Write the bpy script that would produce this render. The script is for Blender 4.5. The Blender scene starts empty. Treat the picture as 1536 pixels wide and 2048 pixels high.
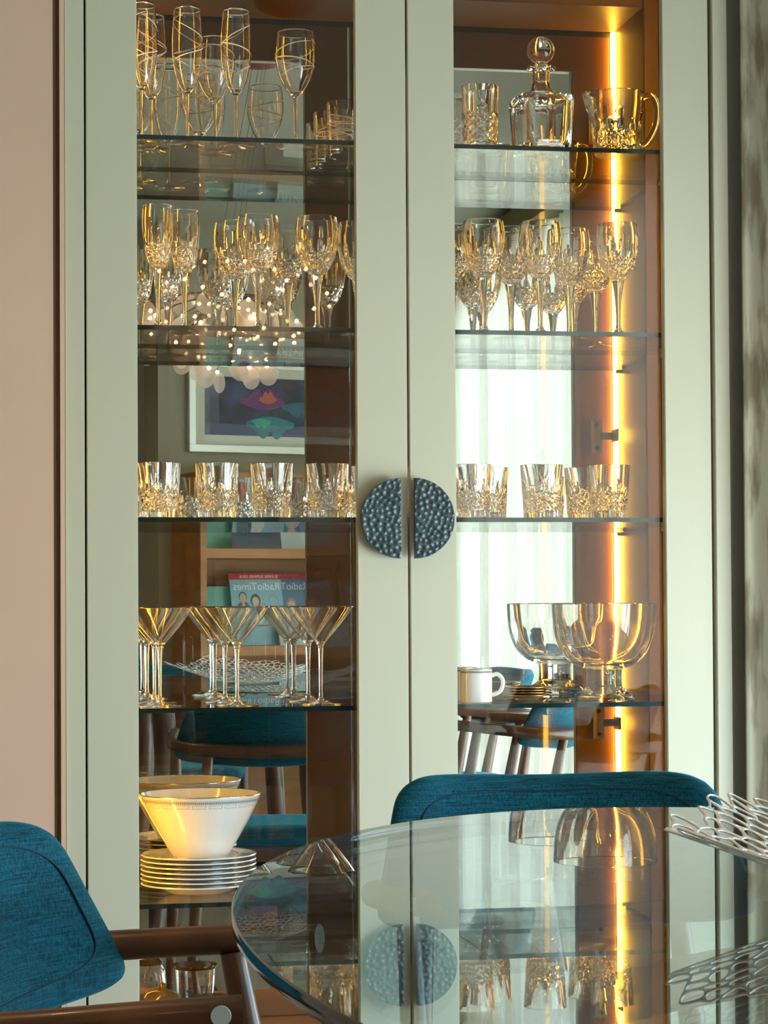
import bpy, bmesh, math, random
from mathutils import Vector, Matrix, noise
random.seed(7)
S = bpy.context.scene
COL = S.collection
PI = math.pi
# ------------------------------------------------------------------ camera
F, YAW, PIT, ROL, CY, EYE, DIST = 4548.0, .1742, .0216, -.0056, 1103.7, .9757, 3.6
cam_d = bpy.data.cameras.new('camera'); cam = bpy.data.objects.new('camera', cam_d); COL.objects.link(cam)
cam_d.sensor_fit = 'VERTICAL'; cam_d.sensor_height = 36.0; cam_d.lens = F*36/2048
cam_d.shift_y = (CY-1024)/2048; cam_d.clip_start = .05
_r = Vector((math.cos(YAW), -math.sin(YAW), 0)); _fh = Vector((math.sin(YAW), math.cos(YAW), 0)); _z = Vector((0, 0, 1))
_f = _fh*math.cos(PIT)+_z*math.sin(PIT); _u = -_fh*math.sin(PIT)+_z*math.cos(PIT)
_R = _r*math.cos(ROL)+_u*math.sin(ROL); _U = _u*math.cos(ROL)-_r*math.sin(ROL)
M = Matrix((_R, _U, -_f)).transposed().to_4x4(); M.translation = Vector((0, -DIST, EYE)); cam.matrix_world = M
S.camera = cam
def at(px, py, Y):
    """world x,z of the point seen at photo pixel px,py in the vertical plane y=Y"""
    d = _R*(px-768)-_U*(py-CY)+_f*F
    t = (Y+DIST)/d.y
    return d.x*t, EYE+d.z*t
# ------------------------------------------------------------------ view, world, lights
S.view_settings.view_transform = 'Standard'; S.view_settings.look = 'None'
S.view_settings.gamma = 1.0; S.view_settings.exposure = 0.0; S.view_settings.use_curve_mapping = False
cy = S.cycles
cy.max_bounces = 24; cy.diffuse_bounces = 4; cy.glossy_bounces = 10; cy.transmission_bounces = 20
cy.transparent_max_bounces = 40; cy.sample_clamp_indirect = 12.0; cy.sample_clamp_direct = 0
cy.blur_glossy = 0.3; cy.use_denoising = True
W = bpy.data.worlds.new('world'); S.world = W; W.use_nodes = True
nt = W.node_tree; nt.nodes.clear()
wo = nt.nodes.new('ShaderNodeOutputWorld'); bg = nt.nodes.new('ShaderNodeBackground')
tc = nt.nodes.new('ShaderNodeTexCoord'); sp = nt.nodes.new('ShaderNodeSeparateXYZ'); cr = nt.nodes.new('ShaderNodeValToRGB')
mr = nt.nodes.new('ShaderNodeMapRange'); mr.inputs[1].default_value = -1; mr.inputs[2].default_value = 1
nt.links.new(tc.outputs['Generated'], sp.inputs[0]); nt.links.new(sp.outputs[2], mr.inputs[0]); nt.links.new(mr.outputs[0], cr.inputs[0])
nt.links.new(cr.outputs[0], bg.inputs[0]); nt.links.new(bg.outputs[0], wo.inputs[0])
e = cr.color_ramp.elements; e[0].position = .44; e[0].color = (.69, .82, .85, 1); e[1].position = .56; e[1].color = (.58, .80, 1.0, 1)
bg.inputs[1].default_value = 15.5
def area(name, loc, rot, sx, sy, power, col, portal=False):
    l = bpy.data.lights.new(name, 'AREA'); l.shape = 'RECTANGLE'; l.size = sx; l.size_y = sy; l.energy = power; l.color = col
    if portal: l.cycles.is_portal = True
    o = bpy.data.objects.new(name, l); COL.objects.link(o); o.location = loc; o.rotation_euler = rot; return o
RX = 2.15          # right-hand wall of the room
area('window_portal', (RX+.11, -1.475, .615), (0, PI/2, 0), 1.14, 2.36, 1, (1, 1, 1), True)  # for the added, unseen near window
area('window_portal', (RX+.11, -4.525, 1.195), (0, PI/2, 0), 2.30, 3.36, 1, (1, 1, 1), True)
for i, (x, y) in enumerate([(-.3, -1.6), (.75, -3.4), (-.3, -4.2), (1.5, -1.3)]):
    l = bpy.data.lights.new('ceiling_spot', 'SPOT'); l.energy = 19; l.color = (1, .58, .24); l.spot_size = 2.4; l.spot_blend = .9; l.shadow_soft_size = .05
    o = bpy.data.objects.new('ceiling_spot', l); COL.objects.link(o); o.location = (x, y, 2.45)
# ------------------------------------------------------------------ materials
def mat(name, col, rough=.5, metal=0, spec=.5, coat=0, **k):
    m = bpy.data.materials.new(name); m.use_nodes = True
    b = m.node_tree.nodes['Principled BSDF']
    b.inputs['Base Color'].default_value = (*col, 1); b.inputs['Roughness'].default_value = rough
    b.inputs['Metallic'].default_value = metal; b.inputs['Specular IOR Level'].default_value = spec
    b.inputs['Coat Weight'].default_value = coat; b.inputs['Coat Roughness'].default_value = .08
    for a, v in k.items(): b.inputs[a].default_value = v
    return m
def noisy(name, c1, c2, scale, rough=.5, stretch=(1, 1, 1), bump=0, detail=6, coat=0, metal=0, lo=.35, hi=.65, spec=.5, wave=None):
    m = mat(name, c1, rough, metal, spec, coat); t = m.node_tree; b = t.nodes['Principled BSDF']
    co = t.nodes.new('ShaderNodeTexCoord'); mp = t.nodes.new('ShaderNodeMapping'); mp.inputs['Scale'].default_value = stretch
    n = t.nodes.new('ShaderNodeTexNoise'); n.inputs['Scale'].default_value = scale; n.inputs['Detail'].default_value = detail
    r = t.nodes.new('ShaderNodeValToRGB'); r.color_ramp.elements[0].position = lo; r.color_ramp.elements[1].position = hi
    r.color_ramp.elements[0].color = (*c1, 1); r.color_ramp.elements[1].color = (*c2, 1)
    t.links.new(co.outputs['Object'], mp.inputs[0]); t.links.new(mp.outputs[0], n.inputs[0])
    t.links.new(n.outputs[0], r.inputs[0]); t.links.new(r.outputs[0], b.inputs['Base Color'])
    if bump:
        bp = t.nodes.new('ShaderNodeBump'); bp.inputs['Strength'].default_value = bump; bp.inputs['Distance'].default_value = .001
        t.links.new(n.outputs[0], bp.inputs['Height']); t.links.new(bp.outputs[0], b.inputs['Normal'])
    return m
def glass(name, col=(1, 1, 1), ior=1.52, rough=0):
    m = bpy.data.materials.new(name); m.use_nodes = True; t = m.node_tree; t.nodes.clear()
    o = t.nodes.new('ShaderNodeOutputMaterial'); g = t.nodes.new('ShaderNodeBsdfGlass')
    g.inputs['Color'].default_value = (*col, 1); g.inputs['IOR'].default_value = ior; g.inputs['Roughness'].default_value = rough
    t.links.new(g.outputs[0], o.inputs[0]); return m
def pane(name, tint, ior=1.5):
    """flat sheet of glass: straight transmission plus Fresnel reflection at each face"""
    m = bpy.data.materials.new(name); m.use_nodes = True; t = m.node_tree; t.nodes.clear()
    o = t.nodes.new('ShaderNodeOutputMaterial'); mx = t.nodes.new('ShaderNodeMixShader')
    tr = t.nodes.new('ShaderNodeBsdfTransparent'); tr.inputs[0].default_value = (*tint, 1)
    gl = t.nodes.new('ShaderNodeBsdfGlossy'); gl.inputs['Roughness'].default_value = 0
    geo = t.nodes.new('ShaderNodeNewGeometry'); fr = t.nodes.new('ShaderNodeFresnel')
    # same air-side Fresnel on entry and exit face
    dt = t.nodes.new('ShaderNodeVectorMath'); dt.operation = 'DOT_PRODUCT'
    ab = t.nodes.new('ShaderNodeMath'); ab.operation = 'ABSOLUTE'
    om = t.nodes.new('ShaderNodeMath'); om.operation = 'SUBTRACT'; om.inputs[0].default_value = 1; om.use_clamp = True
    pw = t.nodes.new('ShaderNodeMath'); pw.operation = 'POWER'; pw.inputs[1].default_value = 5
    ml = t.nodes.new('ShaderNodeMath'); ml.operation = 'MULTIPLY_ADD'; f0 = ((ior-1)/(ior+1))**2
    ml.inputs[1].default_value = 1-f0; ml.inputs[2].default_value = f0
    t.nodes.remove(fr)
    t.links.new(geo.outputs['Incoming'], dt.inputs[0]); t.links.new(geo.outputs['Normal'], dt.inputs[1])
    t.links.new(dt.outputs['Value'], ab.inputs[0]); t.links.new(ab.outputs[0], om.inputs[1]); t.links.new(om.outputs[0], pw.inputs[0])
    t.links.new(pw.outputs[0], ml.inputs[0]); t.links.new(ml.outputs[0], mx.inputs[0])
    t.links.new(tr.outputs[0], mx.inputs[1]); t.links.new(gl.outputs[0], mx.inputs[2]); t.links.new(mx.outputs[0], o.inputs[0])
    return m
def emit(name, col, s):
    m = bpy.data.materials.new(name); m.use_nodes = True; t = m.node_tree; t.nodes.clear()
    o = t.nodes.new('ShaderNodeOutputMaterial'); g = t.nodes.new('ShaderNodeEmission')
    g.inputs[0].default_value = (*col, 1); g.inputs[1].default_value = s; t.links.new(g.outputs[0], o.inputs[0]); return m
def sheer(name, col, open_=.25):
    m = bpy.data.materials.new(name); m.use_nodes = True; t = m.node_tree; t.nodes.clear()
    o = t.nodes.new('ShaderNodeOutputMaterial'); a = t.nodes.new('ShaderNodeMixShader'); b = t.nodes.new('ShaderNodeMixShader')
    tr = t.nodes.new('ShaderNodeBsdfTransparent'); d = t.nodes.new('ShaderNodeBsdfDiffuse'); tl = t.nodes.new('ShaderNodeBsdfTranslucent')
    d.inputs[0].default_value = (*col, 1); tl.inputs[0].default_value = (*col, 1)
    a.inputs[0].default_value = .6; b.inputs[0].default_value = open_
    t.links.new(d.outputs[0], a.inputs[1]); t.links.new(tl.outputs[0], a.inputs[2]); t.links.new(a.outputs[0], b.inputs[1]); t.links.new(tr.outputs[0], b.inputs[2])
    t.links.new(b.outputs[0], o.inputs[0]); return m
m_paint = mat('sage_lacquer', (.66, .63, .475), .32, coat=.25)
m_pink = noisy('blush_wall', (.78, .52, .385), (.80, .54, .40), 6, .8)
m_wall = noisy('putty_wall', (.35, .32, .235), (.38, .345, .255), 3, .8)
m_greywall = mat('grey_wall', (.38, .39, .36), .85)
m_ceil = mat('ceiling_paint', (.36, .34, .28), .8)
m_bronze = mat('bronze_interior', (.19, .10, .038), .42, 0, .4, 0)
m_frame_in = mat('bronze_door_back', (.16, .07, .022), .3, 0, .6, .3)
m_dark = mat('dark_gap', (.02, .016, .012), .6)
m_mirror = mat('mirror_silver', (.72, .71, .64), .0, 1)
m_edge = mat('shelf_edge_glass', (.012, .022, .02), .08, 0, .6)
m_shelf = pane('shelf_glass', (.94, .955, .93))
m_door_glass = pane('door_glass', (.985, .99, .985))
m_table = pane('table_glass', (.80, .94, .97), 1.7)
m_table_edge = mat('table_glass_edge', (.003, .045, .085), .08, 0, .4, 0)
m_crystal = glass('crystal', (1, 1, 1), 1.54)
m_thin = glass('thin_crystal', (1, 1, 1), 1.5)
m_frost = mat('frosted_cut', (.92, .86, .76), .5, 0, .5)
m_led = emit('warm_led', (1, .50, .05), 48)
m_steel = mat('hinge_steel', (.75, .68, .55), .28, 1)
m_handle = noisy('hammered_iron', (.055, .085, .095), (.085, .12, .13), 40, .42, metal=.35, coat=.1)
m_china = mat('bone_china', (.90, .90, .88), .12, 0, .5, .5)
m_platinum = mat('platinum_band', (.80, .79, .76), .25, 1)
m_greek = mat('grey_key_pattern', (.22, .23, .25), .3)
m_gold = mat('gilt', (.75, .52, .2), .22, 1)
m_wood = noisy('walnut', (.062, .022, .010), (.175, .066, .026), 9, .35, (1, 1, 1), .15, coat=.15)
m_oak = noisy('grey_oak', (.20, .15, .10), (.34, .27, .19), 5, .4, (1, .12, 1), .2)
m_teak = noisy('teak', (.34, .135, .03), (.47, .20, .055), 6, .4, (.3, 1, 4))
m_silver = mat('silver_wire', (.94, .96, .99), .3, .4)
m_sheer = sheer('sheer_voile', (.43, .405, .345), .02)
m_brass = mat('dark_stem', (.10, .06, .035), .35, .8)
m_bulb = emit('tiny_bulb', (1, .62, .30), 40)
m_rose = mat('maroon_canopy', (.16, .02, .015), .5)
m_white = mat('white_plastic', (.8, .8, .78), .4)
m_paper = mat('paper', (.80, .79, .74), .7)
# woven teal fabric
def fabric():
    m = mat('teal_weave', (.0, .1, .15), .85, 0, .25); t = m.node_tree; b = t.nodes['Principled BSDF']
    b.inputs['Sheen Weight'].default_value = .35; b.inputs['Sheen Roughness'].default_value = .4; b.inputs['Sheen Tint'].default_value = (.1, .75, .95, 1)
    co = t.nodes.new('ShaderNodeTexCoord'); outs = []
    for sc_ in ((30, 30, 900), (700, 700, 25)):
        mp = t.nodes.new('ShaderNodeMapping'); mp.inputs['Scale'].default_value = sc_
        n = t.nodes.new('ShaderNodeTexNoise'); n.inputs['Scale'].default_value = 1.0; n.inputs['Detail'].default_value = 3
        t.links.new(co.outputs['Object'], mp.inputs[0]); t.links.new(mp.outputs[0], n.inputs[0]); outs.append(n.outputs[0])
    mx = t.nodes.new('ShaderNodeMath'); mx.operation = 'ADD'; t.links.new(outs[0], mx.inputs[0]); t.links.new(outs[1], mx.inputs[1])
    r = t.nodes.new('ShaderNodeValToRGB'); r.color_ramp.elements[0].position = .72; r.color_ramp.elements[1].position = 1.28 - .0
    r.color_ramp.elements[0].color = (.0, .028, .055, 1); r.color_ramp.elements[1].color = (.002, .13, .20, 1)
    hv = t.nodes.new('ShaderNodeMath'); hv.operation = 'MULTIPLY'; hv.inputs[1].default_value = .5
    r.color_ramp.elements[0].position = .40; r.color_ramp.elements[1].position = .62
    t.links.new(mx.outputs[0], hv.inputs[0]); t.links.new(hv.outputs[0], r.inputs[0]); t.links.new(r.outputs[0], b.inputs['Base Color'])
    bp = t.nodes.new('ShaderNodeBump'); bp.inputs['Strength'].default_value = .5; bp.inputs['Distance'].default_value = .0012
    t.links.new(hv.outputs[0], bp.inputs['Height']); t.links.new(bp.outputs[0], b.inputs['Normal']); return m
m_teal = fabric()
m_velvet = noisy('olive_velvet', (.20, .16, .095), (.42, .39, .28), 9, .8, (4, 4, .7), .1, lo=.42, hi=.55)
# ------------------------------------------------------------------ mesh helpers
def obj(name, bm, m, parent=None, smooth=None, loc=None):
    me = bpy.data.meshes.new(name); bm.to_mesh(me); bm.free()
    for x in (m if isinstance(m, (list, tuple)) else [m]): me.materials.append(x)
    if smooth:
        for p in me.polygons: p.use_smooth = True
        if smooth is not True: me.set_sharp_from_angle(angle=math.radians(smooth))
    o = bpy.data.objects.new(name, me); COL.objects.link(o)
    if parent: o.parent = parent
    if loc: o.location = loc
    return o
def empty(name, loc=(0, 0, 0), rz=0):
    o = bpy.data.objects.new(name, None); COL.objects.link(o); o.location = loc; o.rotation_euler = (0, 0, rz); o.empty_display_size = .05; return o
def tag(o, label, cat, group=None, kind=None):
    o['label'] = label; o['category'] = cat
    if group: o['group'] = group
    if kind: o['kind'] = kind
    return o
def copy_tree(o, parent=None):
    c = o.copy(); COL.objects.link(c); c.parent = parent
    for ch in [x for x in bpy.data.objects if x.parent == o]: copy_tree(ch, c)
    return c
def box(bm, x0, x1, y0, y1, z0, z1, mi=0, bev=0):
    vs = [bm.verts.new(p) for p in ((x0, y0, z0), (x1, y0, z0), (x1, y1, z0), (x0, y1, z0), (x0, y0, z1), (x1, y0, z1), (x1, y1, z1), (x0, y1, z1))]
    fs = [bm.faces.new([vs[i] for i in q]) for q in ((0, 3, 2, 1), (4, 5, 6, 7), (0, 1, 5, 4), (1, 2, 6, 5), (2, 3, 7, 6), (3, 0, 4, 7))]
    for f in fs: f.material_index = mi
    if bev:
        es = list({e for f in fs for e in f.edges}); bmesh.ops.bevel(bm, geom=es, offset=bev, segments=2, affect='EDGES')
    return fs
def boxo(name, x0, x1, y0, y1, z0, z1, m, parent=None, bev=0):
    bm = bmesh.new(); box(bm, x0, x1, y0, y1, z0, z1, bev=bev); return obj(name, bm, m, parent)
def struct(o): o['kind'] = 'structure'; return o
def lathe(prof, n=48, bm=None, fn=None, c=(0, 0), close=True):
    """revolve a profile [(r,z)...]; fn(theta,i,r,z)->r ; end points at r=0 become poles"""
    bm = bm or bmesh.new(); rings = []
    for i, (r, z) in enumerate(prof):
        if r < 1e-6: rings.append([bm.verts.new((c[0], c[1], z))]); continue
        rg = []
        for k in range(n):
            th = 2*PI*k/n; rr = fn(th, i, r, z) if fn else r
            rg.append(bm.verts.new((c[0]+rr*math.cos(th), c[1]+rr*math.sin(th), z)))
        rings.append(rg)
    for a, b in zip(rings, rings[1:]):
        for k in range(n):
            k2 = (k+1) % n
            if len(a) == 1 and len(b) == 1: continue
            if len(a) == 1: bm.faces.new((a[0], b[k2], b[k]))
            elif len(b) == 1: bm.faces.new((a[k], a[k2], b[0]))
            else: bm.faces.new((a[k], a[k2], b[k2], b[k]))
    bmesh.ops.recalc_face_normals(bm, faces=bm.faces[:]); return bm
def tube(bm, pts, rad, n=8, caps=True, flat=None):
    pts = [Vector(p) for p in pts]; N = len(pts); rings = []
    rad = rad if isinstance(rad, (list, tuple)) else [rad]*N
    up = Vector((0, 0, 1)); t0 = (pts[1]-pts[0]).normalized()
    if abs(t0.dot(up)) > .9: up = Vector((1, 0, 0))
    s = t0.cross(up).normalized()
    for i, p in enumerate(pts):
        t = (pts[min(i+1, N-1)]-pts[max(i-1, 0)]).normalized()
        s = (s-t*s.dot(t)).normalized(); w = t.cross(s)
        rings.append([bm.verts.new(p+(s*math.cos(2*PI*k/n)+w*math.sin(2*PI*k/n)*(flat or 1))*rad[i]) for k in range(n)])
    for a, b in zip(rings, rings[1:]):
        for k in range(n): bm.faces.new((a[k], a[(k+1) % n], b[(k+1) % n], b[k]))
    if caps: bm.faces.new(rings[0][::-1]); bm.faces.new(rings[-1])
    return bm
def smoothpts(p, k=3):
    P = [Vector(x) for x in p]; out = []
    for i in range(len(P)-1):
        a, b, c, d = P[max(i-1, 0)], P[i], P[i+1], P[min(i+2, len(P)-1)]
        for j in range(k):
            t = j/k; out.append(.5*((2*b)+(c-a)*t+(2*a-5*b+4*c-d)*t*t+(3*b-a-3*c+d)*t**3))
    return out+[P[-1]]
def sm2(p, k=4): return [(v.x, v.y) for v in smoothpts([(a, b, 0) for a, b in p], k)]
# ------------------------------------------------------------------ room shell
XL, XR = -1.6, RX
YB = -6.6; CZ = 2.50
# floor boards (built one by one where the mirror shows them)
fl = struct(boxo('floor', XL, XR, YB, .5, -.06, -.006, m_dark))
bm = bmesh.new(); box(bm, -.0965, .0965, -.9, .9, -.0055, 0, bev=.0015); board_me = None
k = 0
for i in range(19):
    x = XL+.1+i*.1975; y = YB+.2-(i*.61 % 1.8)
    while y < .45:
        y0, y1 = max(y, YB), min(y+1.795, .5)
        if y1-y0 > .1:
            if board_me is None:
                b = obj('floor_board', bm, m_oak, fl); board_me = b.data
            else:
                b = bpy.data.objects.new('floor_board', board_me); COL.objects.link(b); b.parent = fl
            b.location = (x, (y0+y1)/2, 0); b.scale = (1, (y1-y0)/1.8, 1); k += 1
        y += 1.8
struct(boxo('ceiling', XL, XR, YB, .5, CZ, CZ+.1, m_ceil))
struct(boxo('wall_left', XL-.1, XL, YB, .5, 0, CZ, m_wall))
struct(boxo('wall_front', XL, .108, .0, .5, 0, CZ, m_pink))
struct(boxo('wall_front', .108, 1.2165, .36, .5, 0, CZ, m_greywall))
struct(boxo('wall_front', 1.2175, XR, .012, .5, 0, CZ, m_greywall))
struct(boxo('wall_front', .108, 1.2165, .0, .36, 2.2, CZ, m_wall))
# the narrow bronze trim beside the cabinet
bm = bmesh.new(); box(bm, .1082, .1135, .003, .03, 0, 2.2); box(bm, .1140, .1180, .003, .03, 0, 2.2)
struct(obj('trim_1', bm, mat('brown_trim', (.16, .085, .03), .5)))
struct(boxo('trim_2', .1183, .1256, -.004, .03, 0, 2.2, m_pink))
# back of room: angled wall with the picture
A0 = Vector((.70, -4.82, 0)); ANG = math.radians(-17); dv = Vector((math.cos(ANG), math.sin(ANG), 0)); nv = Vector((-dv.y, dv.x, 0))
def wallbox(name, a, b, z0, z1, t0, t1, m, parent=None, kind='structure', bev=0):
    bm = bmesh.new(); box(bm, a, b, t0, t1, z0, z1, bev=bev)
    o = obj(name, bm, m, parent); 
    if not parent: o.location = A0; o.rotation_euler = (0, 0, ANG)
    if kind and not parent: o['kind'] = kind
    return o
wallbox('wall_back', -.02, 1.0, 0, CZ, -.15, 0, m_wall)
struct(boxo('wall_back', XL, XR, YB-.1, YB, 0, CZ, mat('dark_hall', (.22, .17, .11), .8)))
# right wall: wide curtained window, plus an added unseen one nearer the cabinet
WIN = [(-2.65, -.30, 1.18), (-6.2, -2.85, 2.34)]      # (far edge, near edge, head height); first is added, low to brighten lower doors
struct(boxo('wall_right', RX, RX+.1, -.30, .5, 0, CZ, m_wall)); struct(boxo('wall_right', RX, RX+.1, YB, -6.2, 0, CZ, m_wall))
struct(boxo('wall_right', RX, RX+.1, -2.85, -2.65, 0, CZ, m_wall)); struct(boxo('wall_right', RX, RX+.1, -6.2, -.30, 0, .05, m_wall))
for i, (wy0, wy1, wz1) in enumerate(WIN):
    struct(boxo('wall_right', RX, RX+.1, wy0, wy1, wz1, CZ, m_wall))
    cyw = (wy0+wy1)/2; win = struct(empty('window_%d' % (i+1), (RX+.05, cyw, 0)))
    n = 2 if i == 0 else 3; st = (wy1-wy0-.05)/n
    for k in range(n+1): boxo('window_frame', -.03, .03, wy0+k*st-cyw, wy0+k*st+.05-cyw, .05, wz1, m_white, win)
    for zz in (.05, wz1-.05): boxo('window_frame', -.029, .029, wy0-cyw, wy1-cyw, zz, zz+.05, m_white, win)
    for k in range(n): boxo('pane', -.004, .004, wy0+k*st+.05-cyw, wy0+(k+1)*st-cyw, .1, wz1-.05, m_door_glass, win)
# ------------------------------------------------------------------ curtains
def curtain(name, m, x0, y0, x1, y1, z0, z1, pleat, amp, seed, label, thick=0, group=None):
    rnd = random.Random(seed); L = math.hypot(x1-x0, y1-y0); n = int(L/pleat*10); dx, dy = (x1-x0)/L, (y1-y0)/L
    bm = bmesh.new(); rows = []; ph = 0; prof = []
    for i in range(n+1):
        ph += 2*PI/10*(1+.45*math.sin(i*.13+seed)); prof.append(amp*math.sin(ph)*(1+.35*math.sin(i*.37+seed)))
    nz = 8
    for j in range(nz+1):
        z = z0+(z1-z0)*j/nz; f = 1-.25*j/nz
        rows.append([bm.verts.new((x0+dx*L*i/n-dy*prof[i]*f, y0+dy*L*i/n+dx*prof[i]*f, z)) for i in range(n+1)])
    for a, b in zip(rows, rows[1:]):
        for i in range(n): bm.faces.new((a[i], a[i+1], b[i+1], b[i]))
    o = obj(name, bm, m, smooth=True)
    if thick:
        s = o.modifiers.new('s', 'SOLIDIFY'); s.thickness = thick
    return tag(o, label, 'curtain', group)
c1 = curtain('sheer_curtain', m_sheer, RX-.07, -2.62, RX-.07, -3.2, .01, 2.38, .075, .026, 1, 'white sheer voile curtain panel hanging at the window, nearer the cabinet')
c2 = curtain('sheer_curtain', m_sheer, RX-.07, -3.25, RX-.07, -6.3, .01, 2.38, .10, .026, 2, 'white sheer voile curtain panel farther from the cabinet, seen mirrored behind right-hand glasses')
curtain('velvet_curtain', m_velvet, 1.232, -.035, 1.62, -.035, .01, 2.46, .085, .018, 3, 'mottled olive brown velvet curtain hanging just right of the cabinet', .003)
r = boxo('curtain_pelmet', RX-.16, RX-.001, -6.4, -.5, 2.38, 2.47, mat('olive_pelmet', (.20, .19, .08), .7)); tag(r, 'long olive pelmet box above the sheer window curtains', 'pelmet')

# ------------------------------------------------------------------ cabinet
CX0, CX1 = .1261, 1.2160          # outer sides
DX = [.1594, .2397, .5903, .6728, .6748+.0015, .753, 1.1043, 1.1832]
cab = tag(empty('display_cabinet', (.67, .17, 0)), 'tall sage lacquered display cabinet with two glazed doors and mirrored back', 'cabinet')
OFF = Vector((.67, .17, 0))
def cbox(name, x0, x1, y0, y1, z0, z1, m, parent=None, bev=0, sub=OFF):
    bm = bmesh.new(); box(bm, x0-sub.x, x1-sub.x, y0-sub.y, y1-sub.y, z0, z1, bev=bev); return obj(name, bm, m, parent or cab)
ZT = 2.06; SIN0, SIN1 = .158, 1.189   # interior side faces
zO0, zO1 = .20, 1.982               # door opening
cbox('side_panel', CX0, SIN0-.0015, 0.0, .34, 0, 2.14, m_paint, bev=.001)
cbox('side_panel', SIN1+.0015, CX1, 0.0, .34, 0, 2.14, m_paint, bev=.001)
cbox('side_lining', SIN0-.0014, SIN0, .024, .303, .1, ZT, m_bronze); cbox('side_lining', SIN1, SIN1+.0014, .024, .303, .1, ZT, m_bronze)
cbox('top_panel', SIN0, SIN1, .024, .34, ZT, 2.14, m_bronze)
cbox('back_board', SIN0, SIN1, .31, .34, .1, ZT, m_bronze)
cbox('base_panel', SIN0, SIN1, .024, .309, .12, .262, m_teak)
cbox('plinth', SIN0, SIN1, .04, .30, 0, .118, m_dark)
cbox('back_mirror', SIN0+.024, 1.1632, .303, .3095, .264, 2.034, m_mirror)
cbox('mirror_trim', 1.1640, SIN1, .3, .3095, .264, ZT, m_bronze); cbox('mirror_trim', SIN0, SIN0+.023, .3, .3095, .264, ZT, m_bronze)
def door(x0, x1, xi0, xi1, hinge_left):
    d = empty('door', (0, 0, 0)); d.parent = cab
    bm = bmesh.new(); y0, y1 = 0, .0215
    def fr(a, b, c, e_, mi, ya, yb): box(bm, a-OFF.x, b-OFF.x, ya-OFF.y, yb-OFF.y, c, e_, mi)
    z0, z1 = .11, 2.055
    f = obj('door_frame', _frame(x0, x1, xi0, xi1, z0, z1, zO0, zO1, y0, .016), m_paint, d)
    b = obj('door_frame_lining', _frame(x0+.0005, x1-.0005, xi0-.0012, xi1+.0012, z0, z1, zO0, zO1, .0161, y1), m_frame_in, d)
    bm.free()
    # bronze rebate seen round the opening
    cbox('glass_pane', xi0-.004, xi1+.004, .0172, .0205, zO0-.003, zO1+.003, m_door_glass, d)
    for zc in (.535, .965+.26, 1.99-.12 if False else 1.875, .90-.005 if False else .745):
        pass
    for zc in (.33, .743, 1.286, 1.875):
        xs = x0 if hinge_left else x1; sg = 1 if hinge_left else -1
        bm = bmesh.new(); a, bb = sorted((xs+sg*.024, xs+sg*.046))
        box(bm, a-OFF.x, bb-OFF.x, .0216-OFF.y, .0245-OFF.y, zc-.031, zc+.031, bev=.001)
        o = obj('hinge_plate', bm, m_steel, d)
        for sz in (-.022, .022):
            bm = bmesh.new(); tube(bm, [((a+bb)/2-OFF.x, .0246-OFF.y, zc+sz), ((a+bb)/2-OFF.x, .0256-OFF.y, zc+sz)], .0042, 12); obj('screw_head', bm, m_dark, o)
        a, bb = sorted((xs+sg*.004, xs+sg*.030))
        o2 = cbox('hinge_arm', a, bb, .027, .036, zc-.007, zc+.007, m_steel, d, .0015)
        a, bb = sorted((xs+sg*.0062, xs+sg*.0085))
        o3 = cbox('hinge_mount', a, bb, .030, .075, zc-.012, zc+.012, m_steel, d, .0008)
    return d
def _frame(x0, x1, a0, a1, z0, z1, c0, c1, y0, y1):
    bm = bmesh.new(); o = [(x0, z0), (x1, z0), (x1, z1), (x0, z1)]; i = [(a0, c0), (a1, c0), (a1, c1), (a0, c1)]
    V = {}
    for nm, ring in (('o', o), ('i', i)):
        for yy in (y0, y1): V[nm, yy] = [bm.verts.new((x-OFF.x, yy-OFF.y, z)) for x, z in ring]
    for k in range(4):
        k2 = (k+1) % 4
        bm.faces.new((V['o', y0][k], V['o', y0][k2], V['i', y0][k2], V['i', y0][k])); bm.faces.new((V['o', y1][k2], V['o', y1][k], V['i', y1][k], V['i', y1][k2]))
        bm.faces.new((V['o', y0][k2], V['o', y0][k], V['o', y1][k], V['o', y1][k2])); bm.faces.new((V['i', y0][k], V['i', y0][k2], V['i', y1][k2], V['i', y1][k]))
    bmesh.ops.recalc_face_normals(bm, faces=bm.faces[:])
    es = [e for e in bm.edges if all(abs(v.co.y-(y0-OFF.y)) < 1e-6 for v in e.verts) and len(e.link_faces) == 2 and abs(e.calc_face_angle(0)) > .5]
    bmesh.ops.bevel(bm, geom=es, offset=.0012, segments=2, affect='EDGES'); return bm
dl = door(DX[0], DX[3], DX[1], DX[2], True); dr = door(DX[4], DX[7], DX[5], DX[6], False)
for a, b in ((SIN0-.0016, DX[0]+.004), (DX[7]-.004, SIN1+.0016)): cbox('gap_light_stop', a, b, .0217, .0223, .12, ZT, m_dark)  # added dark strips that block led light leaking through the door gaps
cbox('gap_light_stop', SIN0-.0012, SIN1+.0012, .0217, .0223, 2.050, ZT+.006, m_dark)
cbox('gap_light_stop', SIN0-.0012, SIN1+.0012, .0216, .0236, .10, .118, m_dark)
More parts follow.
